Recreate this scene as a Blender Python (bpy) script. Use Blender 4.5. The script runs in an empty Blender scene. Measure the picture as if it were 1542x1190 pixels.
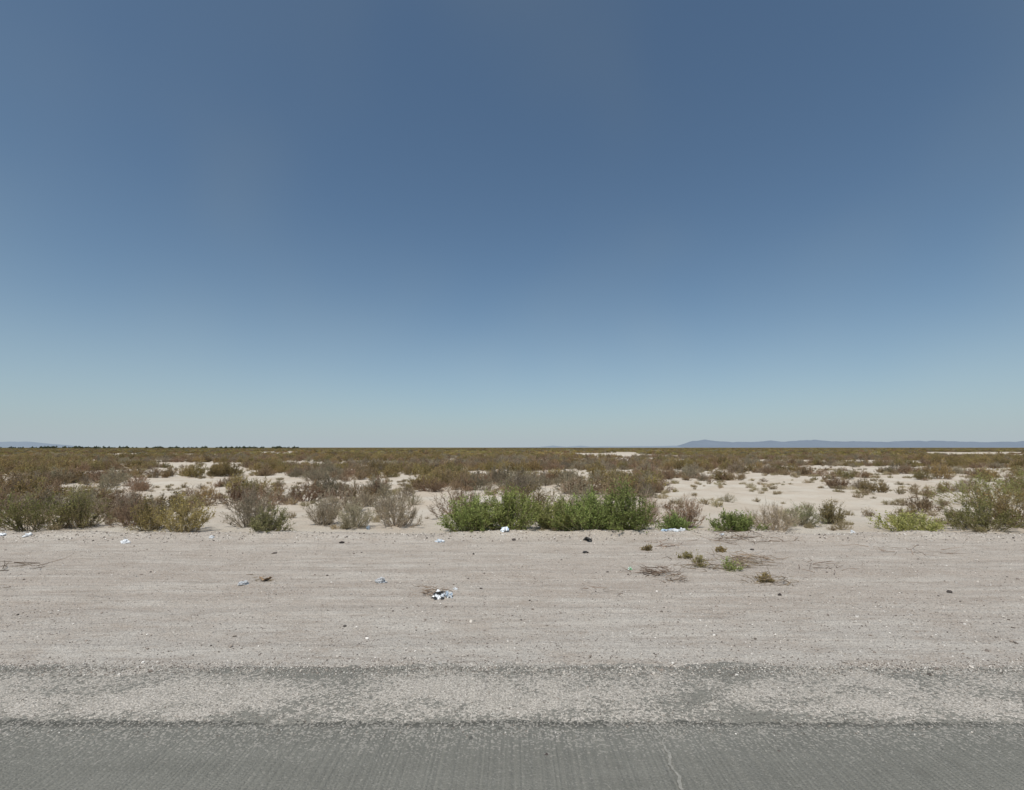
import bpy, math, random
import numpy as np
from mathutils import Vector
scene = bpy.context.scene
R = math.radians

# ------------------------------------------------------------------ helpers
def _h(ix, iy, s):
    n = (ix*374761393 + iy*668265263 + s*144269504) & 0xffffffff
    n = ((n ^ (n >> 13))*1274126177) & 0xffffffff
    return ((n ^ (n >> 16)) & 0xffff)/65535.0
def vn(x, y, s=0):
    x = np.asarray(x, float); y = np.asarray(y, float)
    ix = np.floor(x).astype(np.int64); iy = np.floor(y).astype(np.int64)
    fx = x-ix; fy = y-iy
    fx = fx*fx*(3-2*fx); fy = fy*fy*(3-2*fy)
    a = _h(ix, iy, s); b = _h(ix+1, iy, s); c = _h(ix, iy+1, s); d = _h(ix+1, iy+1, s)
    return (a*(1-fx)+b*fx)*(1-fy)+(c*(1-fx)+d*fx)*fy
def fbm(x, y, s=0, o=3):
    t = 0; a = .5; n = 0
    for i in range(o):
        t = t+a*vn(x*2**i, y*2**i, s+i*17); n += a; a *= .5
    return t/n
def ss(a, b, x):
    t = np.clip((np.asarray(x, float)-a)/(b-a), 0, 1); return t*t*(3-2*t)

def terrain(x, y):
    x = np.asarray(x, float); y = np.asarray(y, float)
    g = ss(6.4, 7.2, y)*(1-ss(14.5, 16, y))
    z = g*(0.05*(fbm(x*.10, y*1.7, 5)-.5)+0.03*(fbm(x*.9, y*2.6, 9)-.5))
    yb = 14.7+.6*(vn(x*.35, 0*x, 3)-.5)
    z = z+(.04+.13*vn(x*1.3, y*1.5, 8))*np.exp(-((y-yb)/.42)**2)
    n = ss(15.2, 20, y)
    f = 1-ss(60, 250, y)
    z = z+n*f*(.42*(fbm(x*.13, y*.13, 21)-.45)+.24*(fbm(x*.7, y*.7, 31)-.5))
    return z

def mk_mesh(name, V, F, col=None, mats=(), mi=None, smooth=False):
    me = bpy.data.meshes.new(name)
    V = np.asarray(V, np.float32); F = np.asarray(F, np.int32)
    k = F.shape[1]
    me.vertices.add(len(V)); me.vertices.foreach_set('co', V.ravel())
    me.loops.add(F.size); me.loops.foreach_set('vertex_index', F.ravel())
    me.polygons.add(len(F))
    me.polygons.foreach_set('loop_start', np.arange(0, F.size, k, dtype=np.int32))
    me.polygons.foreach_set('loop_total', np.full(len(F), k, np.int32))
    if mi is not None: me.polygons.foreach_set('material_index', np.asarray(mi, np.int32))
    if smooth: me.polygons.foreach_set('use_smooth', np.ones(len(F), bool))
    me.update(calc_edges=True)
    if col is not None:
        a = me.color_attributes.new('Col', 'FLOAT_COLOR', 'POINT')
        c = np.ones((len(V), 4), np.float32); c[:, :3] = col
        a.data.foreach_set('color', c.ravel())
    for m in mats: me.materials.append(m)
    return me
def add(name, me, loc=(0, 0, 0), rot=(0, 0, 0), parent=None):
    o = bpy.data.objects.new(name, me); scene.collection.objects.link(o)
    o.location = loc; o.rotation_euler = rot
    if parent: o.parent = parent
    return o

class NT:
    def __init__(s, mat):
        mat.use_nodes = True; s.t = mat.node_tree; s.n = s.t.nodes; s.n.clear()
    def N(s, ty, **kw):
        n = s.n.new(ty)
        for k, v in kw.items(): setattr(n, k, v)
        return n
    def L(s, a, b): s.t.links.new(a, b)
    def put(s, sock, v):
        if isinstance(v, bpy.types.NodeSocket): s.L(v, sock)
        elif isinstance(v, (tuple, list)) and len(v) == 3 and sock.type == 'RGBA': sock.default_value = (*v, 1)
        else: sock.default_value = v
    def math(s, op, a, b=0.0, c=None, clamp=False):
        n = s.N('ShaderNodeMath', operation=op, use_clamp=clamp)
        s.put(n.inputs[0], a); s.put(n.inputs[1], b)
        if c is not None: s.put(n.inputs[2], c)
        return n.outputs[0]
    def mix(s, f, a, b, mode='MIX'):
        n = s.N('ShaderNodeMix', data_type='RGBA', blend_type=mode)
        s.put(n.inputs[0], f); s.put(n.inputs[6], a); s.put(n.inputs[7], b)
        return n.outputs[2]
    def rng(s, v, a, b, c=0., d=1.):
        n = s.N('ShaderNodeMapRange', interpolation_type='SMOOTHSTEP')
        s.put(n.inputs[0], v); n.inputs[1].default_value = a; n.inputs[2].default_value = b
        n.inputs[3].default_value = c; n.inputs[4].default_value = d
        return n.outputs[0]
    def pos(s, scale=(1, 1, 1)):
        g = s.N('ShaderNodeNewGeometry'); m = s.N('ShaderNodeMapping')
        m.inputs['Scale'].default_value = scale
        s.L(g.outputs['Position'], m.inputs['Vector']); return m.outputs[0]
    def noise(s, vec, scale, detail=4, rough=.55):
        n = s.N('ShaderNodeTexNoise'); s.L(vec, n.inputs['Vector'])
        n.inputs['Scale'].default_value = scale; n.inputs['Detail'].default_value = detail
        n.inputs['Roughness'].default_value = rough; return n.outputs[0]
    def vor(s, vec, scale, feature='F1'):
        n = s.N('ShaderNodeTexVoronoi', feature=feature); s.L(vec, n.inputs['Vector'])
        n.inputs['Scale'].default_value = scale; return n
    def gray(s, c):
        n = s.N('ShaderNodeSeparateColor'); s.L(c, n.inputs[0]); return n.outputs[0]
    def finish(s, col, rough=.95, height=None, bstr=.5, bdist=.01, spec=.15):
        b = s.N('ShaderNodeBsdfPrincipled'); s.put(b.inputs['Base Color'], col)
        s.put(b.inputs['Roughness'], rough); b.inputs['Specular IOR Level'].default_value = spec
        if height is not None:
            bn = s.N('ShaderNodeBump'); bn.inputs['Strength'].default_value = bstr
            bn.inputs['Distance'].default_value = bdist; s.L(height, bn.inputs['Height'])
            s.L(bn.outputs[0], b.inputs['Normal'])
        o = s.N('ShaderNodeOutputMaterial'); s.L(b.outputs[0], o.inputs[0]); return b

# ------------------------------------------------------------------ materials
def mat_ground():
    m = bpy.data.materials.new('sandy_ground'); t = NT(m)
    P = t.pos(); PS = t.pos((.08, 1, 1)); PS2 = t.pos((.25, 1, 1))
    sep = t.N('ShaderNodeSeparateXYZ'); t.L(P, sep.inputs[0]); Y = sep.outputs[1]
    wob = t.math('MULTIPLY', t.math('SUBTRACT', t.noise(P, .5, 4), .5), 1.6)
    Yw = t.math('ADD', Y, wob)
    c = t.mix(t.rng(Yw, 6.0, 9.5), (.50, .46, .41), (.475, .41, .35))
    c = t.mix(t.rng(Yw, 10.5, 14.0), c, (.51, .445, .38))
    streak = t.noise(PS, 2.8, 8, .7)
    c = t.mix(t.rng(streak, .45, .62), c, t.mix(.6, c, (.62, .575, .51)))
    streak2 = t.noise(PS2, 4.5, 6, .66)
    c = t.mix(t.math('MULTIPLY', t.rng(streak2, .5, .64), .5), c, (.33, .27, .22))
    patch = t.noise(P, .9, 6, .65)
    c = t.mix(t.math('MULTIPLY', t.rng(patch, .45, .68), .5), c, (.40, .33, .27))
    nat = t.mix(t.rng(t.noise(P, .35, 5), .35, .65), (.60, .54, .455), (.54, .46, .37))
    lit = t.noise(P, .9, 7, .7)
    nat = t.mix(t.math('MULTIPLY', t.rng(lit, .53, .68), .4), nat, (.32, .26, .19))
    far = t.rng(Y, 150, 600)
    farc = t.mix(t.rng(t.noise(t.pos((.3, .08, 1)), .15, 5), .4, .62), (.155, .13, .068), (.24, .195, .12))
    nat = t.mix(far, nat, farc)
    c = t.mix(t.rng(Yw, 14.3, 15.6), c, nat)
    v1 = t.vor(P, 42); v2 = t.vor(P, 85); v3 = t.vor(P, 16)
    r1 = t.gray(v1.outputs['Color']); r2 = t.gray(v2.outputs['Color']); r3 = t.gray(v3.outputs['Color'])
    near = t.math('SUBTRACT', 1.0, t.rng(Y, 14, 24))
    pk = t.math('MULTIPLY', t.rng(r1, .5, 1.0, 0, .8), near)
    c = t.mix(pk, c, t.mix(r2, (.23, .20, .17), (.72, .68, .62)))
    dk = t.math('MULTIPLY', t.math('GREATER_THAN', r2, .84), near)
    c = t.mix(t.math('MULTIPLY', dk, .6), c, (.15, .12, .10))
    big = t.math('MULTIPLY', t.math('GREATER_THAN', r3, .94), t.math('LESS_THAN', v3.outputs['Distance'], .26))
    c = t.mix(t.math('MULTIPLY', big, near), c, (.17, .14, .12))
    h = t.math('ADD', t.math('MULTIPLY', v1.outputs['Distance'], -.5), t.math('MULTIPLY', t.noise(P, 22, 6, .7), 1.2))
    h = t.math('ADD', h, t.math('MULTIPLY', streak, 4.5))
    h = t.math('ADD', h, t.math('MULTIPLY', t.noise(P, 4, 5, .6), 2.5))
    t.finish(c, .97, h, .9, .022); return m

def mat_shoulder():
    m = bpy.data.materials.new('worn_chipseal'); t = NT(m)
    P = t.pos(); sep = t.N('ShaderNodeSeparateXYZ'); t.L(P, sep.inputs[0]); Y = sep.outputs[1]
    v1 = t.vor(P, 44); v2 = t.vor(P, 90)
    r1 = t.gray(v1.outputs['Color']); r2 = t.gray(v2.outputs['Color'])
    base = t.mix(t.noise(P, 30, 5), (.175, .17, .145), (.29, .275, .24))
    big = t.noise(t.pos((.6, 1, 1)), 1.2, 7, .66)
    dist = t.math('ABSOLUTE', t.math('SUBTRACT', Y, 5.5))
    cover = t.math('SUBTRACT', t.math('ADD', t.math('MULTIPLY', t.math('SUBTRACT', big, .5), 1.8), .62), t.math('MULTIPLY', t.math('POWER', t.math('MULTIPLY', dist, 1.5), 2.2), .32))
    cover = t.math('ADD', cover, t.rng(Y, 6.1, 6.2, 0, .3))
    thr = t.math('SUBTRACT', cover, t.math('MULTIPLY', r1, .42))
    st = t.rng(thr, .18, .42)
    stone = t.mix(r2, (.29, .26, .22), (.72, .66, .585))
    c = t.mix(st, base, stone)
    c = t.mix(t.math('MULTIPLY', t.math('GREATER_THAN', r2, .88), .6), c, (.09, .082, .07))
    h = t.math('SUBTRACT', t.noise(P, 60, 4, .7), v1.outputs['Distance'])
    t.finish(c, .93, h, .8, .01); return m

def mat_road():
    m = bpy.data.materials.new('aged_asphalt'); t = NT(m)
    P = t.pos(); sep = t.N('ShaderNodeSeparateXYZ'); t.L(P, sep.inputs[0]); Y = sep.outputs[1]
    v1 = t.vor(P, 60); r1 = t.gray(v1.outputs['Color'])
    v2 = t.vor(P, 110); r2 = t.gray(v2.outputs['Color'])
    c = t.mix(t.noise(P, 2.0, 7, .65), (.175, .17, .145), (.245, .237, .205))
    c = t.mix(t.rng(t.noise(t.pos((.15, 1, 1)), 3, 4), .45, .65, 0, .4), c, (.27, .26, .225))
    c = t.mix(t.math('MULTIPLY', r1, .5), c, t.mix(r2, (.12, .115, .098), (.37, .355, .315)))
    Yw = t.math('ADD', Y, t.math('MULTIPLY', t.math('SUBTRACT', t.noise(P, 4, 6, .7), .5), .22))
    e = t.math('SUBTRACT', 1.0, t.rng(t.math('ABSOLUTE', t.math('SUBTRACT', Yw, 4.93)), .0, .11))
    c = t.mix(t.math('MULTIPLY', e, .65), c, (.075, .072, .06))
    dens = t.rng(Yw, 4.2, 4.9, .98, .66)
    peb = t.math('MULTIPLY', t.rng(Yw, 4.2, 4.85, .2, .6), t.math('GREATER_THAN', r1, dens))
    c = t.mix(peb, c, (.48, .44, .385))
    st = t.noise(P, 1.3, 3); c = t.mix(t.rng(st, .62, .74, 0, .4), c, (.11, .105, .09))
    sp = t.noise(P, 6.5, 2); c = t.mix(t.rng(sp, .72, .76, 0, .55), c, (.07, .067, .06))
    h = t.math('SUBTRACT', t.noise(P, 80, 4, .7), v1.outputs['Distance'])
    t.finish(c, .9, h, .6, .006, .1); return m

def mat_foliage(name, trans=.25, var=.5):
    m = bpy.data.materials.new(name); t = NT(m)
    a = t.N('ShaderNodeAttribute', attribute_name='Col'); oi = t.N('ShaderNodeObjectInfo')
    k = t.math('ADD', 1-var/2, t.math('MULTIPLY', oi.outputs['Random'], var))
    hs = t.N('ShaderNodeHueSaturation'); t.L(a.outputs['Color'], hs.inputs['Color']); t.L(k, hs.inputs['Value'])
    hv = t.math('ADD', .48, t.math('MULTIPLY', t.math('FRACT', t.math('MULTIPLY', oi.outputs['Random'], 7.3)), .03))
    t.L(hv, hs.inputs['Hue'])
    d = t.N('ShaderNodeBsdfDiffuse'); tr = t.N('ShaderNodeBsdfTranslucent'); mx = t.N('ShaderNodeMixShader')
    mx.inputs[0].default_value = trans
    t.L(hs.outputs[0], d.inputs[0]); t.L(hs.outputs[0], tr.inputs[0])
    t.L(d.outputs[0], mx.inputs[1]); t.L(tr.outputs[0], mx.inputs[2])
    o = t.N('ShaderNodeOutputMaterial'); t.L(mx.outputs[0], o.inputs[0]); return m

def mat_noise(name, a, b, scale=20, rough=.8, spec=.2, bump=.3):
    m = bpy.data.materials.new(name); t = NT(m)
    tc = t.N('ShaderNodeTexCoord'); v = tc.outputs['Object']
    n = t.noise(v, scale, 4); oi = t.N('ShaderNodeObjectInfo')
    c = t.mix(t.rng(n, .35, .65), a, b)
    hs = t.N('ShaderNodeHueSaturation'); t.L(c, hs.inputs['Color'])
    t.L(t.math('ADD', .6, t.math('MULTIPLY', oi.outputs['Random'], .8)), hs.inputs['Value'])
    t.finish(hs.outputs[0], rough, n, bump, .01, spec); return m

M_ground, M_sh, M_road = mat_ground(), mat_shoulder(), mat_road()
M_leaf = mat_foliage('leaves'); M_twig = mat_foliage('twigs', .0)

# ------------------------------------------------------------------ ground
def spaced(start, end, first, growth):
    out = [start]; d = first
    while out[-1] < end:
        out.append(out[-1]+d); d *= growth
    return np.array(out)
xr = spaced(22, 16000, .2, 1.12); xm = np.arange(-22, 22.001, .16)
xs = np.concatenate([-xr[::-1][:-1], xm, xr[1:]])
ys = np.concatenate([-spaced(8, 300, 2, 1.3)[::-1], np.arange(-6, 6, 1.0), np.arange(6, 20, .07), spaced(20, 16000, .12, 1.035)])
ys = np.unique(np.round(ys, 4)); xs = np.unique(np.round(xs, 4))
GX, GY = np.meshgrid(xs, ys); GZ = terrain(GX, GY)
nx, ny = len(xs), len(ys)
I = np.arange(nx*ny).reshape(ny, nx)
F = np.stack([I[:-1, :-1], I[:-1, 1:], I[1:, 1:], I[1:, :-1]], -1).reshape(-1, 4)
add('desert_ground', mk_mesh('desert_ground', np.stack([GX, GY, GZ], -1).reshape(-1, 3), F, mats=[M_ground], smooth=True))

def strip(name, y0, yedge, z, mat, amp, seed, fine=.7):
    x = np.concatenate([np.arange(-400, -16, 4.), np.arange(-16, 16, .012), np.arange(16, 404, 4.)])
    e = yedge+amp*(fbm(x*.6, 0*x, seed, 3)-.5)*2+amp*fine*(fbm(x*6, 0*x, seed+5, 5)-.5)*2+.03*(vn(x*60, 0*x, seed+3)-.5)
    rows = [np.full_like(x, y0), e, e+.02]
    zs = [z, z, -.01]
    V = np.concatenate([np.stack([x, r, np.full_like(x, q)], -1) for r, q in zip(rows, zs)])
    n = len(x); i = np.arange(n-1); F = []
    for k in range(2):
        F.append(np.stack([k*n+i, k*n+i+1, (k+1)*n+i+1, (k+1)*n+i], -1))
    return add(name, mk_mesh(name, V, np.concatenate(F), mats=[mat]))
strip('road_shoulder', 4.0, 6.17, .005, M_sh, .09, 3, 1.2)
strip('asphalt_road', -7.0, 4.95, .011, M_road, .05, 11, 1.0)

rs = np.random.RandomState(4)
pts = []; y = 4.88; x = 1.27
while y > 2.6:
    pts.append((x, y)); y -= .03; x += rs.uniform(-.014, .014)-.002
pts = np.array(pts); w = .005+.010*vn(pts[:, 1]*9, 0*pts[:, 1], 2)
V = np.concatenate([np.c_[pts[:, 0]-w, pts[:, 1], np.full(len(pts), .0155)], np.c_[pts[:, 0]+w, pts[:, 1], np.full(len(pts), .0155)]])
n = len(pts); i = np.arange(n-1)
M_crack = mat_noise('crack_filler', (.30, .29, .255), (.42, .40, .355), 30)
add('road_crack', mk_mesh('road_crack', V, np.stack([i, i+1, n+i+1, n+i], -1), mats=[M_crack]))

# ------------------------------------------------------------------ plants
def tubes(A, B, ra, rb):
    d = B-A; d = d/(np.linalg.norm(d, axis=1, keepdims=True)+1e-9)
    up = np.where(np.abs(d[:, 2:3]) > .9, np.array([[1., 0, 0]]), np.array([[0, 0, 1.]]))
    u = np.cross(d, up); u /= np.linalg.norm(u, axis=1, keepdims=True)+1e-9; v = np.cross(d, u)
    V = []
    for P, r in ((A, ra), (B, rb)):
        for k in range(3):
            a = k*2*math.pi/3; V.append(P+(u*math.cos(a)+v*math.sin(a))*np.asarray(r).reshape(-1, 1))
    V = np.stack(V, 1).reshape(-1, 3); n = len(A); b = np.arange(n)[:, None]*6
    F = np.concatenate([b+np.array([[k, (k+1) % 3, 3+(k+1) % 3, 3+k]]) for k in range(3)])
    return V, F
def bush_mesh(name, seed, W, H, stems=40, twigs=500, leaves=3500, ls=.035, c1=(.1, .1, .05), c2=(.2, .2, .1),
              cs=(.16, .13, .10), low=.04, tw_r=.003, lean=1.0, D=None, full=.55):
    r = np.random.RandomState(seed); D = D or W
    az = r.rand(stems)*2*math.pi; rad = r.rand(stems)**full
    lob = 1+.18*np.sin(2*az+r.rand()*6)+.16*np.sin(3*az+r.rand()*6)
    prof = (np.sqrt(np.clip(1-(rad*.985)**2, 0, 1)))
    hz = low+(1-low)*prof*(.5+.5*r.rand(stems))*(.8+.4*vn(rad*np.cos(az)*2.2+seed, rad*np.sin(az)*2.2, 6))
    tip = np.c_[W/2*rad*np.cos(az)*lob*.9, D/2*rad*np.sin(az)*lob*.9, H*.92*hz]
    base = np.c_[tip[:, 0]*.28, tip[:, 1]*.28, np.full(stems, -.05)]+np.c_[r.randn(stems)*.05*W, r.randn(stems)*.05*W, np.zeros(stems)]
    ctrl = base*.4+tip*.6+np.c_[r.randn(stems, 2)*.06*W, np.zeros(stems)]
    ctrl[:, 2] = tip[:, 2]*.4+.02
    def bez(i, t):
        t = t[:, None]; return base[i]*(1-t)**2+2*ctrl[i]*t*(1-t)+tip[i]*t*t
    V = []; F = []; C = []; MI = []; off = 0
    seg = 5; idx = np.arange(stems)
    cs = np.array(cs); c1 = np.array(c1); c2 = np.array(c2)
    for k in range(seg):
        a = bez(idx, np.full(stems, k/seg)); b = bez(idx, np.full(stems, (k+1)/seg))
        ra = .007*(1-k/seg)*H+tw_r; rb = .007*(1-(k+1)/seg)*H+tw_r
        v, f = tubes(a, b, np.full(stems, ra), np.full(stems, rb))
        V.append(v); F.append(f+off); off += len(v)
        C.append(np.repeat(cs*(.7+.6*r.rand(stems, 1)), 6, 0)); MI += [1]*len(f)
    ti = r.randint(0, stems, twigs); tt = .18+.82*r.rand(twigs)**.75
    A = bez(ti, tt); out = tip[ti]-base[ti]; out /= np.linalg.norm(out, axis=1, keepdims=True)
    dr = out*.75*lean+r.randn(twigs, 3)*.6; dr[:, 2] += .35; dr /= np.linalg.norm(dr, axis=1, keepdims=True)
    L = (.08+.24*r.rand(twigs)**1.5)*(.35+.35*H+.15*W)
    B = A+dr*L[:, None]; B[:, 2] = np.maximum(B[:, 2], .015)
    v, f = tubes(A, B, np.full(twigs, tw_r*1.1), np.full(twigs, tw_r*.5))
    V.append(v); F.append(f+off); off += len(v); C.append(np.repeat(cs*(.7+.7*r.rand(twigs, 1)), 6, 0)); MI += [1]*len(f)
    if leaves:
        li = r.randint(0, twigs, leaves); lt = r.rand(leaves)[:, None]
        P = A[li]*(1-lt)+B[li]*lt+r.randn(leaves, 3)*.012
        dd = dr[li]*.7+r.randn(leaves, 3)*.6; dd /= np.linalg.norm(dd, axis=1, keepdims=True)
        q = np.cross(dd, r.randn(leaves, 3)); q /= np.linalg.norm(q, axis=1, keepdims=True)+1e-9
        l = ls*(.6+.8*r.rand(leaves))[:, None]; w = l*.32
        v = np.stack([P, P+dd*l*.5+q*w, P+dd*l, P+dd*l*.5-q*w], 1).reshape(-1, 3)
        f = np.arange(leaves*4).reshape(-1, 4)
        V.append(v); F.append(f+off); off += len(v)
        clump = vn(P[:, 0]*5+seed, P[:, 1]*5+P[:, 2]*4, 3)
        k = np.clip(.25*r.rand(leaves)+.6*clump+.4*(P[:, 2]/H)-.15, 0, 1)[:, None]  # core shade painted in: low leaves take darker c1; paler new growth above
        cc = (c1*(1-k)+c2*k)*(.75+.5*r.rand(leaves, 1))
        C.append(np.repeat(cc, 4, 0)); MI += [0]*leaves
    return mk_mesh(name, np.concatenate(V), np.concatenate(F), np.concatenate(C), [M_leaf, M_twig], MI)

ST = {
 'green':   dict(c1=(.15, .20, .055), c2=(.42, .50, .17), cs=(.28, .26, .13), ls=.042),
 'olive':   dict(c1=(.175, .145, .06), c2=(.43, .36, .155), cs=(.29, .235, .15), ls=.034),
 'yellow':  dict(c1=(.23, .18, .065), c2=(.52, .405, .165), cs=(.32, .255, .16), ls=.034),
 'grey':    dict(c1=(.20, .175, .115), c2=(.43, .375, .25), cs=(.36, .30, .22), ls=.028),
 'brown':   dict(c1=(.20, .14, .08), c2=(.42, .31, .18), cs=(.33, .25, .17), ls=.028),
 'dry':     dict(c1=(.29, .23, .145), c2=(.50, .41, .27), cs=(.39, .32, .23), ls=.024),
}
def hero(name, x, y, W, H, st, leaves=6000, stems=60, twigs=900, **kw):
    p = dict(ST[st]); p.update(kw)
    hero.k += 1
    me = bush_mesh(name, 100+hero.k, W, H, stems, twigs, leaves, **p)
    return add(name, me, (x, y, float(terrain(x, y))-.02))
hero.k = 0
HE = [
 ('creosote_bush', -14.6, 15.9, 2.6, 1.45, 'olive', dict(leaves=9000, c2=(.40, .42, .15))),
 ('creosote_bush', -13.5, 16.4, 1.7, 1.5, 'olive', dict(leaves=6000, c2=(.40, .41, .15))),
 ('creosote_bush', -16.8, 16.4, 2.4, 1.35, 'olive', dict(leaves=7000)),
 ('dry_shrub', -12.2, 16.8, 1.7, 1.1, 'brown', dict(leaves=3200)),
 ('creosote_bush', -11.0, 15.9, 1.5, 1.05, 'yellow', dict(leaves=4500)),
 ('creosote_bush', -9.8, 15.6, 1.8, 1.35, 'yellow', dict(leaves=6000)),
 ('saltbush', -8.35, 16.7, 1.6, 1.3, 'grey', dict(leaves=5000)),
 ('saltbush', -7.0, 15.1, 1.4, .85, 'olive', dict(leaves=6000, c1=(.16, .155, .07), c2=(.42, .39, .19))),
 ('saltbush', -6.15, 17.1, 1.4, 1.3, 'grey', dict(leaves=4500)),
 ('saltbush', -4.95, 16.4, 1.4, 1.0, 'grey', dict(leaves=4500)),
 ('saltbush', -3.7, 16.8, 1.8, 1.25, 'grey', dict(leaves=6000)),
 ('green_bush', -1.25, 15.7, 2.1, 1.25, 'green', dict(leaves=14000, stems=100, twigs=1600)),
 ('green_bush', -.1, 15.9, 2.2, 1.65, 'green', dict(leaves=15000, stems=100, twigs=1600)),
 ('green_bush', 1.4, 16.1, 2.0, 1.15, 'green', dict(leaves=11000, stems=80, twigs=1200, c1=(.15, .17, .055), c2=(.40, .42, .16))),
 ('green_bush', 2.3, 15.6, 2.1, 1.35, 'green', dict(leaves=14000, stems=100, twigs=1600)),
 ('green_bush', 3.4, 15.8, 2.2, 1.65, 'green', dict(leaves=14000, stems=100, twigs=1500)),
 ('dry_shrub', 4.5, 17.8, 1.6, 1.3, 'dry', dict(leaves=1800, twigs=1500)),
 ('saltbush', 5.4, 16.5, 1.5, 1.2, 'brown', dict(leaves=4500)),
 ('green_bush', 4.95, 15.8, 1.0, .6, 'green', dict(leaves=3200)),
 ('green_bush', 6.7, 15.7, 1.7, .65, 'green', dict(leaves=6500)),
 ('dry_shrub', 8.0, 16.1, 1.6, 1.0, 'dry', dict(leaves=2000, twigs=1500)),
 ('saltbush', 9.4, 17.0, 1.6, .8, 'grey', dict(leaves=5000, c1=(.17, .18, .09), c2=(.41, .41, .21))),
 ('saltbush', 10.6, 17.2, 1.1, .8, 'olive', dict(leaves=3800)),
 ('green_bush', 12.0, 15.8, 2.1, .6, 'green', dict(leaves=6000, c1=(.20, .22, .07), c2=(.46, .47, .17))),
 ('creosote_bush', 14.3, 15.9, 2.2, 1.1, 'olive', dict(leaves=8000, c2=(.41, .39, .15))),
 ('creosote_bush', 15.7, 16.6, 2.4, 1.45, 'yellow', dict(leaves=8000)),
 ('creosote_bush', 17.3, 16.2, 2.6, 1.3, 'olive', dict(leaves=9000)),
 ('dry_shrub', -1.9, 19.0, 2.4, 1.45, 'brown', dict(leaves=6000)),
 ('saltbush', 2.6, 19.2, 2.9, 1.5, 'grey', dict(leaves=8000)),
 ('saltbush', .6, 20.5, 2.8, 1.35, 'olive', dict(leaves=8000)),
 ('creosote_bush', 20.5, 22.5, 3.6, 1.6, 'olive', dict(leaves=10000, c2=(.40, .43, .15))),
 ('creosote_bush', 23.5, 23.5, 3.6, 1.6, 'olive', dict(leaves=10000, c2=(.40, .43, .15))),
]
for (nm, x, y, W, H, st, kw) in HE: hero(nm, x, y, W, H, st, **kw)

proto = bpy.data.collections.new('scrub_kinds')
kinds = []
def P_(nm, me):
    o = bpy.data.objects.new('%02d_%s' % (len(kinds), nm), me); proto.objects.link(o); kinds.append(nm)
specs = [('olive', 1.9, 1.25, 3400), ('olive', 1.6, 1.1, 2800), ('yellow', 1.8, 1.15, 2600), ('grey', 1.7, 1.1, 2800),
         ('grey', 1.4, 1.0, 2400), ('brown', 1.8, 1.15, 2400), ('brown', 1.5, 1.0, 2000), ('dry', 1.4, .9, 1200),
         ('olive', 2.2, 1.2, 3500), ('yellow', 1.3, .9, 1900)]
for k, (st, W, H, nl) in enumerate(specs):
    p = dict(ST[st]); p['ls'] *= 1.35
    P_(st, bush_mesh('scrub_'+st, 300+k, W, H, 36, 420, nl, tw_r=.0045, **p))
for k in range(3):
    P_('tuft', bush_mesh('scrub_tuft', 340+k, .5, .26, 26, 160, 300, ls=.03, c1=(.28, .235, .13), c2=(.46, .39, .22), cs=(.40, .33, .21)))
def clump(name, seed):
    r = np.random.RandomState(seed); Vs = []; Fs = []; Cs = []; off = 0
    for j in range(8):
        st = ['olive', 'brown', 'yellow', 'olive', 'brown', 'brown', 'olive', 'grey', 'yellow'][r.randint(0, 9)]
        c1 = np.array(ST[st]['c1'])*.9; c2 = np.array(ST[st]['c2'])*.9
        n = 420; W = r.uniform(1.4, 2.6); H = r.uniform(.6, 1.3); cx, cy = r.uniform(-3, 3, 2)
        az = r.rand(n)*6.28; rad = r.rand(n)**.5; z = H*np.sqrt(1-(rad*.9)**2)*(.35+.65*r.rand(n)**.5)
        Pn = np.c_[cx+W/2*rad*np.cos(az), cy+W/2*rad*np.sin(az), z]
        d = r.randn(n, 3); d /= np.linalg.norm(d, axis=1, keepdims=True)
        q = np.cross(d, r.randn(n, 3)); q /= np.linalg.norm(q, axis=1, keepdims=True)
        l = .16
        v = np.stack([Pn, Pn+d*l*.5+q*l*.35, Pn+d*l, Pn+d*l*.5-q*l*.35], 1).reshape(-1, 3)
        Vs.append(v); Fs.append(np.arange(n*4).reshape(-1, 4)+off); off += n*4
        k = np.clip(r.rand(n)*.5+.5*z/H, 0, 1)[:, None]; Cs.append(np.repeat(c1*(1-k)+c2*k, 4, 0))  # low leaves darker, same core shade painted into the colour
    return mk_mesh(name, np.concatenate(Vs), np.concatenate(Fs), np.concatenate(Cs), [M_leaf])
for k in range(5): P_('clump', clump('scrub_clump', 400+k))

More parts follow.
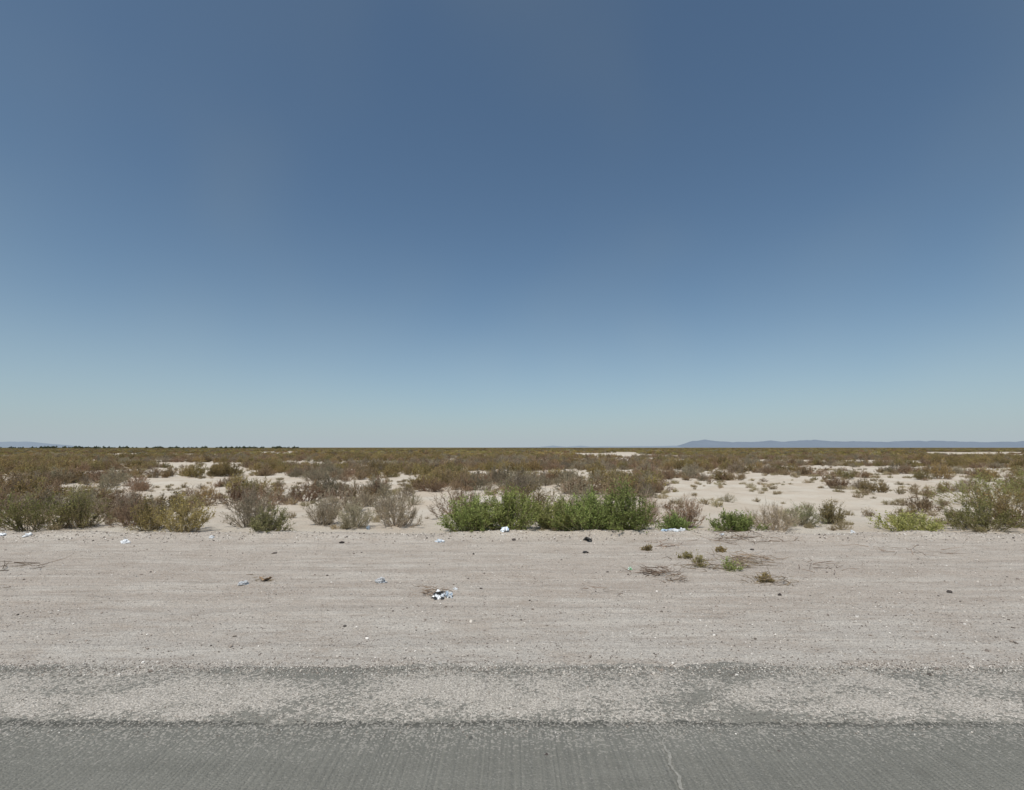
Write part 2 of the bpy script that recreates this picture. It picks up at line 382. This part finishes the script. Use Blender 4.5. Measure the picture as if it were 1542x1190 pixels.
def scatter(name, pts, rot, scl, idx, coll):
    me = bpy.data.meshes.new(name); me.vertices.add(len(pts))
    me.vertices.foreach_set('co', np.asarray(pts, np.float32).ravel())
    for nm, ty, arr, key in (('rot', 'FLOAT_VECTOR', rot, 'vector'), ('scl', 'FLOAT_VECTOR', scl, 'vector')):
        a = me.attributes.new(nm, ty, 'POINT'); a.data.foreach_set(key, np.asarray(arr, np.float32).ravel())
    a = me.attributes.new('idx', 'INT', 'POINT'); a.data.foreach_set('value', np.asarray(idx, np.int32))
    ob = add(name, me)
    g = bpy.data.node_groups.new(name, 'GeometryNodeTree')
    g.interface.new_socket('Geometry', in_out='INPUT', socket_type='NodeSocketGeometry')
    g.interface.new_socket('Geometry', in_out='OUTPUT', socket_type='NodeSocketGeometry')
    N = g.nodes; gi = N.new('NodeGroupInput'); go = N.new('NodeGroupOutput'); ip = N.new('GeometryNodeInstanceOnPoints')
    ci = N.new('GeometryNodeCollectionInfo'); ci.inputs['Collection'].default_value = coll
    ci.inputs['Separate Children'].default_value = True; ci.inputs['Reset Children'].default_value = True
    def at(nm, ty):
        n = N.new('GeometryNodeInputNamedAttribute'); n.data_type = ty; n.inputs['Name'].default_value = nm
        return next(o for o in n.outputs if o.enabled and o.name == 'Attribute')
    e = N.new('FunctionNodeEulerToRotation')
    L = g.links.new
    L(gi.outputs[0], ip.inputs['Points']); L(ci.outputs[0], ip.inputs['Instance'])
    ip.inputs['Pick Instance'].default_value = True
    L(at('idx', 'INT'), ip.inputs['Instance Index']); L(at('rot', 'FLOAT_VECTOR'), e.inputs[0])
    L(e.outputs[0], ip.inputs['Rotation']); L(at('scl', 'FLOAT_VECTOR'), ip.inputs['Scale'])
    L(ip.outputs[0], go.inputs[0])
    md = ob.modifiers.new('scatter', 'NODES'); md.node_group = g
    return ob

r = np.random.RandomState(77)
clear = [(11, 20.0, 5.0, 1.8), (-40, 76, 16, 11), (-2.7, 17, .9, 2.2), (-9, 36, 3.2, 8), (-11.6, 19.3, 1.1, 2.2), (14, 32, 4.5, 6),
         (6, 48, 7, 7), (42, 60, 16, 8), (-36, 55, 7, 8), (5.0, 18, 1.0, 2.5), (13, 25, 3.0, 2.4), (-3.8, 24, 1.6, 5), (26, 36, 7, 4),
         (-5.2, 19.5, .7, 2), (18.5, 18.8, 3.4, 1.8), (-12, 17.3, 1, 1), (55, 90, 22, 10), (-15, 85, 14, 9), (20, 100, 18, 10),
         (-22, 38, 4, 5), (-16, 26, 2, 3), (34, 46, 6, 5), (70, 75, 14, 7), (-70, 95, 16, 9), (-8.5, 20, 1, 1.6), (-7.3, 17.4, .6, 1.4)]
def open_(x, y):
    m = np.zeros_like(x, bool)
    for cx, cy, a, b in clear:
        m |= ((x-cx)/a)**2+((y-cy)/b)**2 < .75+.6*vn(x*.9, y*.9, 44)
    return m
def gen(y0, y1, dens):
    A = (y1**2-y0**2)*1.2; n = int(A*dens)
    y = np.sqrt(y0**2+(y1**2-y0**2)*r.rand(n)); x = (r.rand(n)*2-1)*y*1.2
    return x, y
X, Y, I_, S = [], [], [], []
x, y = gen(17.4, 130, .62)
right = ss(.15, .6, x/y)*(1-ss(45, 90, y))
th = .50-.07*ss(20, 50, y)+.015*right-.06*(np.abs(x-1) < 8)*(y > 20)*(y < 42)
dn = .6*fbm(x*.36, y*.26, 50, 3)+.4*fbm(x*.11, y*.09, 52, 2)
keep = (dn > th) & (~open_(x, y))
lone = (r.rand(len(x)) < .07)
keep |= lone
for (nm, hx, hy, W, H, st, kw) in HE: keep &= (x-hx)**2+(y-hy)**2 > (W*.45+.4)**2
x, y, lone = x[keep], y[keep], lone[keep]
sp = fbm(x*.12, y*.12, 60, 2)+.3*(r.rand(len(x))-.5)
tab = np.array([3, 4, 7, 3, 6, 5, 4, 5, 6, 9, 5, 1, 6, 2, 0, 9, 8, 2])
ii = tab[np.clip(((sp-.2)/.6*len(tab)).astype(int), 0, len(tab)-1)]
s_ = r.uniform(.4, 1.25, len(x)); s_ = np.where(lone, s_*.6, s_); s_ = np.where((x > 6) & (y < 32), s_*.72, s_)
X.append(x); Y.append(y); I_.append(ii); S.append(s_)
x, y = gen(15.6, 60, .9); keep = (fbm(x*.5, y*.5, 70) > .5); x, y = x[keep], y[keep]
X.append(x); Y.append(y); I_.append(r.randint(10, 13, len(x))); S.append(r.uniform(.4, 1.2, len(x)))
x, y = gen(125, 520, .030); keep = fbm(x*.03, y*.012, 80) > .46; x, y = x[keep], y[keep]
X.append(x); Y.append(y); I_.append(r.randint(13, 18, len(x))); S.append(r.uniform(.7, 1.2, len(x)))
x, y = gen(520, 1400, .0025)
X.append(x); Y.append(y); I_.append(r.randint(13, 18, len(x))); S.append(r.uniform(.9, 1.5, len(x)))
X = np.concatenate(X); Y = np.concatenate(Y); I_ = np.concatenate(I_); S = np.concatenate(S)
n = len(X); print('scrub instances', n)
rot = np.c_[np.zeros(n), np.zeros(n), r.rand(n)*6.28]; scl = np.c_[S*r.uniform(.85, 1.25, n), S*r.uniform(.85, 1.25, n), S*r.uniform(.8, 1.15, n)]
scatter('desert_scrub', np.c_[X, Y, terrain(X, Y)-.02], rot, scl, I_, proto)

pt = bpy.data.collections.new('tree_kinds')
for k in range(3):
    q = dict(ST['green']); q.update(ls=.5, c1=(.08, .10, .06), c2=(.14, .16, .09))
    pt.objects.link(bpy.data.objects.new('t%d' % k, bush_mesh('far_tree', 500+k, 6, 4.2, 26, 200, 1500, tw_r=.03, **q)))
n = 150; x = r.uniform(-860, -380, n); y = 900+r.uniform(-60, 60, n); s = r.uniform(.6, 1.1, n)
s *= .8+.6*vn(x*.03, 0*x, 9)
scatter('distant_trees', np.c_[x, y, 0*x], np.c_[0*x, 0*x, r.rand(n)*6], np.c_[s, s, s], r.randint(0, 3, n), pt)

# ------------------------------------------------------------------ gravel
pg = bpy.data.collections.new('stone_kinds')
cols = [((.41, .37, .325), (.57, .52, .46)), ((.20, .17, .145), (.30, .25, .21)), ((.57, .53, .48), (.71, .67, .62)), ((.11, .095, .085), (.17, .15, .13))]
import bmesh
def stone(name, seed, mat, sub=1):
    bm = bmesh.new(); bmesh.ops.create_icosphere(bm, subdivisions=sub, radius=1)
    rr = random.Random(seed)
    sx, sy, sz = rr.uniform(.8, 1.2), rr.uniform(.6, 1), rr.uniform(.45, .7)
    for v in bm.verts:
        k = 1+rr.uniform(-.22, .22); v.co = Vector((v.co.x*sx*k, v.co.y*sy*k, v.co.z*sz*k))
    me = bpy.data.meshes.new(name); bm.to_mesh(me); bm.free(); me.materials.append(mat); return me
k = 0
for ci_, (a, b) in enumerate(cols):
    mt = mat_noise('stone_%d' % ci_, a, b, 2, .9, .2)
    for j in range(2):
        pg.objects.link(bpy.data.objects.new('s%02d' % k, stone('stone', k, mt))); k += 1
n = 42000
y = 5.9+r.rand(n)**1.15*9.3; x = (r.rand(n)*2-1)*(y*1.15+2)
s = .0045+.008*r.rand(n)**2+.022*(r.rand(n) > .98)*r.rand(n)
m = (fbm(x*.25, y*1.8, 90) > .45) | (r.rand(n) < .35); x, y, s = x[m], y[m], s[m]
nb = 5000; xb = r.uniform(-20, 20, nb); yb = 14.6+r.randn(nb)*.4; sb = .008+.024*r.rand(nb)**3
ne = 9000; xe = r.uniform(-9, 9, ne); ye = 6.15+r.randn(ne)*.10; se = .004+.006*r.rand(ne)
nf = 9000; xf = r.uniform(-8, 8, nf); yf = r.uniform(4.7, 6.2, nf); sf = .0035+.005*r.rand(nf)**2
x = np.r_[x, xb, xe, xf]; y = np.r_[y, yb, ye, yf]; s = np.r_[s, sb, se, sf]; n = len(x)
idx = r.choice(8, n, p=[.2, .2, .15, .12, .12, .08, .08, .05])
zz = terrain(x, y)+.011*(1-ss(4.9, 4.99, y))+.005*((y > 4.9) & (y < 6.15))
scatter('gravel', np.c_[x, y, zz+s*.25], np.c_[r.rand(n)*.6, r.rand(n)*.6, r.rand(n)*6], np.c_[s, s, s], idx, pg)

# ------------------------------------------------------------------ litter & debris
M_white = mat_noise('white_plastic', (.66, .67, .68), (.78, .79, .80), 12, .5, .4)
M_dark = mat_noise('dark_rubber', (.03, .03, .03), (.07, .065, .06), 12, .8, .3)
M_blue = mat_noise('printed_plastic', (.30, .42, .55), (.72, .75, .77), 7, .5, .4)
M_card = mat_noise('cardboard', (.40, .27, .17), (.52, .38, .25), 9, .9, .1)
M_gg = mat_noise('green_plastic', (.10, .30, .12), (.20, .45, .2), 9, .4, .5)
def crumple(name, x, y, sx, sy, sz, mat, seed, z=0, mat2=None):
    bm = bmesh.new(); bmesh.ops.create_icosphere(bm, subdivisions=4, radius=1)
    from mathutils import noise as mn
    o = Vector((seed*3.7, seed*1.3, 0))
    for v in bm.verts:
        c = v.co.copy()
        d = 1+.6*mn.noise(c*1.4+o)-.6*abs(mn.noise(c*2.8+o))-.35*abs(mn.noise(c*6+o))
        v.co = Vector((c.x*sx*d, c.y*sy*d, max(c.z, -.35)*sz*d*(1+.8*mn.noise(c*2+o*2))))
    me = bpy.data.meshes.new(name); bm.to_mesh(me); bm.free(); me.materials.append(mat)
    if mat2:
        me.materials.append(mat2)
        for p in me.polygons:
            if mn.noise(Vector((p.center.x/sx, p.center.y/sy, p.center.z/sz))*1.6+o) > .12: p.material_index = 1
    return add(name, me, (x, y, float(terrain(x, y))+sz*.25+z), (0, 0, seed))
for (nm, x, y, a, b, c, mt, m2) in [
  ('plastic_bag', -1.22, 8.85, .14, .10, .09, M_white, M_dark), ('plastic_bag', -1.06, 8.92, .09, .07, .07, M_white, M_blue),
  ('plastic_bag', -2.45, 9.85, .12, .09, .08, M_white, None), ('paper_scrap', -4.9, 9.65, .11, .07, .06, M_white, None),
  ('plastic_bag', -.2, 14.9, .19, .11, .08, M_white, M_blue), ('plastic_bag', 4.6, 15.0, .24, .10, .07, M_white, M_blue),
  ('plastic_bag', 4.9, 15.1, .12, .1, .07, M_white, None), ('plastic_bag', 4.35, 14.95, .09, .08, .06, M_blue, None),
  ('paper_scrap', -1.9, 13.9, .15, .07, .05, M_white, M_blue), ('paper_scrap', -10.1, 13.7, .11, .09, .07, M_white, None),
  ('paper_scrap', -13.4, 14.5, .12, .08, .07, M_white, None), ('paper_scrap', -14.2, 14.6, .13, .08, .06, M_white, None),
  ('plastic_cup', 2.42, 10.8, .06, .05, .04, M_gg, M_white), ('paper_scrap', -4.4, 16.0, .06, .05, .1, M_blue, None),
  ('paper_scrap', -1.0, 9.35, .04, .035, .025, M_white, None), ('paper_scrap', 5.9, 14.7, .08, .05, .04, M_white, None),
  ('paper_scrap', 9.7, 14.9, .08, .06, .05, M_white, None), ('paper_scrap', -8.2, 14.3, .07, .06, .05, M_white, None)]:
    crumple(nm, x, y, a, b, c, mt, len(bpy.data.objects) % 17+1, 0, m2)
def sheet(name, x, y, w, d, mat, seed, tilt=.2):
    n_ = 9; u, v = np.meshgrid(np.linspace(-1, 1, n_), np.linspace(-1, 1, n_))
    z = .25*w*np.abs(u)**1.5*(1 if seed % 2 else .5)+.04*(vn(u*2+seed, v*2, 3)-.5)
    Vv = np.stack([u*w/2*(1-.15*v), v*d/2, z+.01], -1).reshape(-1, 3); J = np.arange(n_*n_).reshape(n_, n_)
    Ff = np.stack([J[:-1, :-1], J[:-1, 1:], J[1:, 1:], J[1:, :-1]], -1).reshape(-1, 4)
    return add(name, mk_mesh(name, Vv, Ff, mats=[mat], smooth=True), (x, y, float(terrain(x, y))+.01), (tilt, 0, seed))
sheet('cardboard_scrap', -4.66, 9.95, .2, .13, M_card, 3)
def tire_scrap(x, y, Rr, w, ang, rot):
    n_ = 14; V = []; th = .02
    for i in range(n_+1):
        a = -ang/2+ang*i/n_
        for rr_, yy in ((Rr, -w/2), (Rr, w/2), (Rr-th, w/2), (Rr-th, -w/2)):
            k = rr_+(.006 if i % 2 and rr_ == Rr else 0)
            V.append((k*math.sin(a), yy*(1+.15*math.sin(i*2.1)), k*math.cos(a)-Rr*math.cos(ang/2)))
    F_ = []
    for i in range(n_):
        for k in range(4): F_.append((i*4+k, i*4+(k+1) % 4, i*4+4+(k+1) % 4, i*4+4+k))
    F_ += [(0, 1, 2, 3), (n_*4+3, n_*4+2, n_*4+1, n_*4)]
    add('tire_scrap', mk_mesh('tire_scrap', V, F_, mats=[M_dark]), (x, y, float(terrain(x, y))+.015), rot)
tire_scrap(2.02, 14.05, .19, .14, 1.9, (.5, .35, 1.9))
tire_scrap(1.75, 12.5, .10, .07, 1.5, (0, 0, .4))
M_rock = mat_noise('dark_rock', (.05, .042, .038), (.12, .10, .09), 3, .9, .2)
for (x, y, s) in [(7.6, 9.2, .05), (-.55, 9.4, .03), (.05, 14.2, .06), (-4.45, 13.7, .07), (-5.6, 12.4, .04), (12.8, 11.7, .05), (4.55, 9.0, .035), (.28, 4.45, .022), (2.2, 4.5, .018), (.29, 8.7, .02), (-.9, 12.3, .035), (5.9, 12.9, .05)]:
    o = add('rock', stone('rock', int(x*100) % 97, M_rock, 2), (x, y, float(terrain(x, y))+s*.3)); o.scale = (s, s, s); o.rotation_euler = (0, 0, x)

def twigs(name, x, y, R_, n_, seed, c=(.36, .28, .20), rr_=.007, h=.12):
    q = np.random.RandomState(seed)
    A = np.c_[q.randn(n_)*R_*.4, q.randn(n_)*R_*.25, h*q.rand(n_)**2]
    a = q.rand(n_)*6.28; L = R_*q.uniform(.15, .6, n_)
    d = np.c_[np.cos(a), np.sin(a)*.8, q.uniform(-.15, .3, n_)]
    M_ = A+d*L[:, None]*.5+q.randn(n_, 3)*.02*R_; B = A+d*L[:, None]+q.randn(n_, 3)*.05*R_
    for z in (A, M_, B): z[:, 2] = np.maximum(z[:, 2], .006)
    Z = lambda P: np.c_[P[:, :2], P[:, 2]+terrain(P[:, 0]+x, P[:, 1]+y)]
    w = rr_*q.uniform(.5, 1.3, n_)
    v1, f1 = tubes(Z(A), Z(M_), w, w*.8); v2, f2 = tubes(Z(M_), Z(B), w*.8, w*.3)
    cc = np.repeat(np.array(c)*(.35+.8*q.rand(n_, 1)), 6, 0)
    add(name, mk_mesh(name, np.r_[v1, v2], np.r_[f1, f2+len(v1)], np.r_[cc, cc], [M_twig]), (x, y, 0))
for (x, y, R_, n_) in [(2.85, 10.5, .45, 110), (3.1, 10.0, .3, 40), (-1.32, 9.1, .35, 60), (4.9, 11.3, .9, 90), (4.8, 9.9, .6, 60),
                       (5.3, 11.9, .8, 60), (6.5, 10.8, .7, 20), (3.9, 10.9, .7, 35), (-10.4, 10.9, .9, 26), (-9.2, 9.3, .5, 10),
                       (6.2, 14.2, 1.3, 60), (3.9, 13.4, .8, 25), (-4.7, 9.95, .2, 18), (1.6, 9.2, .6, 7), (-11.4, 10.6, .6, 10), (9.5, 12.6, 1.2, 16)]:
    twigs('dry_twigs', x, y, R_, n_, int(x*31+y*7) % 1000)
for (x, y, W, H, st) in [(4.48, 10.75, .42, .26, 'green'), (3.95, 11.15, .38, .28, 'olive'), (4.75, 9.95, .3, .14, 'olive'), (3.95, 11.9, .35, .14, 'olive'),
                         (3.3, 12.9, .3, .12, 'olive'), (14.7, 11.6, .16, .12, 'olive'), (5.0, 12.6, .3, .12, 'yellow')]:
    hero('roadside_weed', x, y, W, H, st, leaves=600, stems=24, twigs=90, ls=.028, tw_r=.002)

# ------------------------------------------------------------------ mountains
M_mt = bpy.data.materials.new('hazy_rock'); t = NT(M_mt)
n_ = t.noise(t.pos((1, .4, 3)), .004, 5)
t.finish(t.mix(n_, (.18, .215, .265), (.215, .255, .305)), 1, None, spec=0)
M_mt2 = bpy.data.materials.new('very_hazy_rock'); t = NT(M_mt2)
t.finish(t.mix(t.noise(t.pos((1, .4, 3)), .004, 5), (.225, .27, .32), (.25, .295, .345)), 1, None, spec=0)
def ridge(name, xp, hp, y0, mat, seed):
    x = np.arange(xp[0], xp[-1], 25.); v = np.linspace(-1, 1, 15)
    h = np.interp(x, xp, hp)*(.82+.36*fbm(x*.004, 0*x, seed, 5))
    XX, VV = np.meshgrid(x, v)
    Z = h[None, :]*np.clip(1-np.abs(VV)**1.3, 0, 1)*(1-.3*np.abs(VV)*fbm(XX*.006, VV*4, seed+3))-2
    V = np.stack([XX, y0+VV*900+150*(fbm(XX*.001, VV, seed+4)-.5), Z], -1).reshape(-1, 3)
    J = np.arange(XX.size).reshape(XX.shape)
    add(name, mk_mesh(name, V, np.stack([J[:-1, :-1], J[:-1, 1:], J[1:, 1:], J[1:, :-1]], -1).reshape(-1, 4), mats=[mat], smooth=True))
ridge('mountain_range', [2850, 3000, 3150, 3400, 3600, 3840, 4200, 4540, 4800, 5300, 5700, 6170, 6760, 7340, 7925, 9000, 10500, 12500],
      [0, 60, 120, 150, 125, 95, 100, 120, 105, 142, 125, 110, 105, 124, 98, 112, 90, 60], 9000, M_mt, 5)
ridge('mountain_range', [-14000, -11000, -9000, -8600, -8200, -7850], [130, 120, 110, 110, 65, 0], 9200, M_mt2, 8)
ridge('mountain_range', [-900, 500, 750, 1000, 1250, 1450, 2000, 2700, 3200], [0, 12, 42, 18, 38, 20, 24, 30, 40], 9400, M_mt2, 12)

# ------------------------------------------------------------------ light, sky, camera
EL, AZ = 66, 200
w = bpy.data.worlds.new('World'); scene.world = w; w.use_nodes = True
t = NT(w)
sky = t.N('ShaderNodeTexSky', sky_type='NISHITA'); sky.sun_disc = False
sky.sun_elevation = R(EL); sky.sun_rotation = R(AZ); sky.altitude = 800; sky.air_density = 1.0; sky.dust_density = 1.1; sky.ozone_density = 4.0
tc = t.N('ShaderNodeTexCoord')
hz = t.noise(tc.outputs['Generated'], 1.8, 2, .5)
hs = t.N('ShaderNodeHueSaturation')
t.L(t.rng(hz, .35, .65, .74, .90), hs.inputs['Saturation'])
t.L(sky.outputs[0], hs.inputs['Color'])
tint = t.mix(1.0, hs.outputs[0], (.91, 1.07, 1.05), 'MULTIPLY')
sp_ = t.N('ShaderNodeSeparateXYZ'); t.L(tc.outputs['Generated'], sp_.inputs[0])
zpos = t.math('MAXIMUM', sp_.outputs[2], 0.0)
hazef = t.math('MULTIPLY', t.math('EXPONENT', t.math('MULTIPLY', zpos, -11.0)), .94)   # low dust haze layer
skyc = t.mix(hazef, tint, (5.0, 5.75, 6.3))
bg = t.N('ShaderNodeBackground'); bg.inputs['Strength'].default_value = .086
t.L(skyc, bg.inputs[0]); o = t.N('ShaderNodeOutputWorld'); t.L(bg.outputs[0], o.inputs[0])
sd = bpy.data.lights.new('sun', 'SUN'); sd.energy = 3.5; sd.angle = R(.5); sd.color = (1, .955, .88)
so = bpy.data.objects.new('sun', sd); scene.collection.objects.link(so)
D = Vector((math.sin(R(AZ))*math.cos(R(EL)), math.cos(R(AZ))*math.cos(R(EL)), math.sin(R(EL))))
so.rotation_euler = D.to_track_quat('Z', 'Y').to_euler(); so.location = (0, 0, 30)
cd = bpy.data.cameras.new('camera'); cam = bpy.data.objects.new('camera', cd); scene.collection.objects.link(cam)
cd.sensor_width = 36; cd.lens = 18; cd.clip_start = .05; cd.clip_end = 60000
cam.location = (0, 0, 2.5); cam.rotation_euler = (R(90+5.85), 0, 0); scene.camera = cam
scene.view_settings.view_transform = 'Standard'; scene.view_settings.look = 'None'; scene.view_settings.exposure = 0
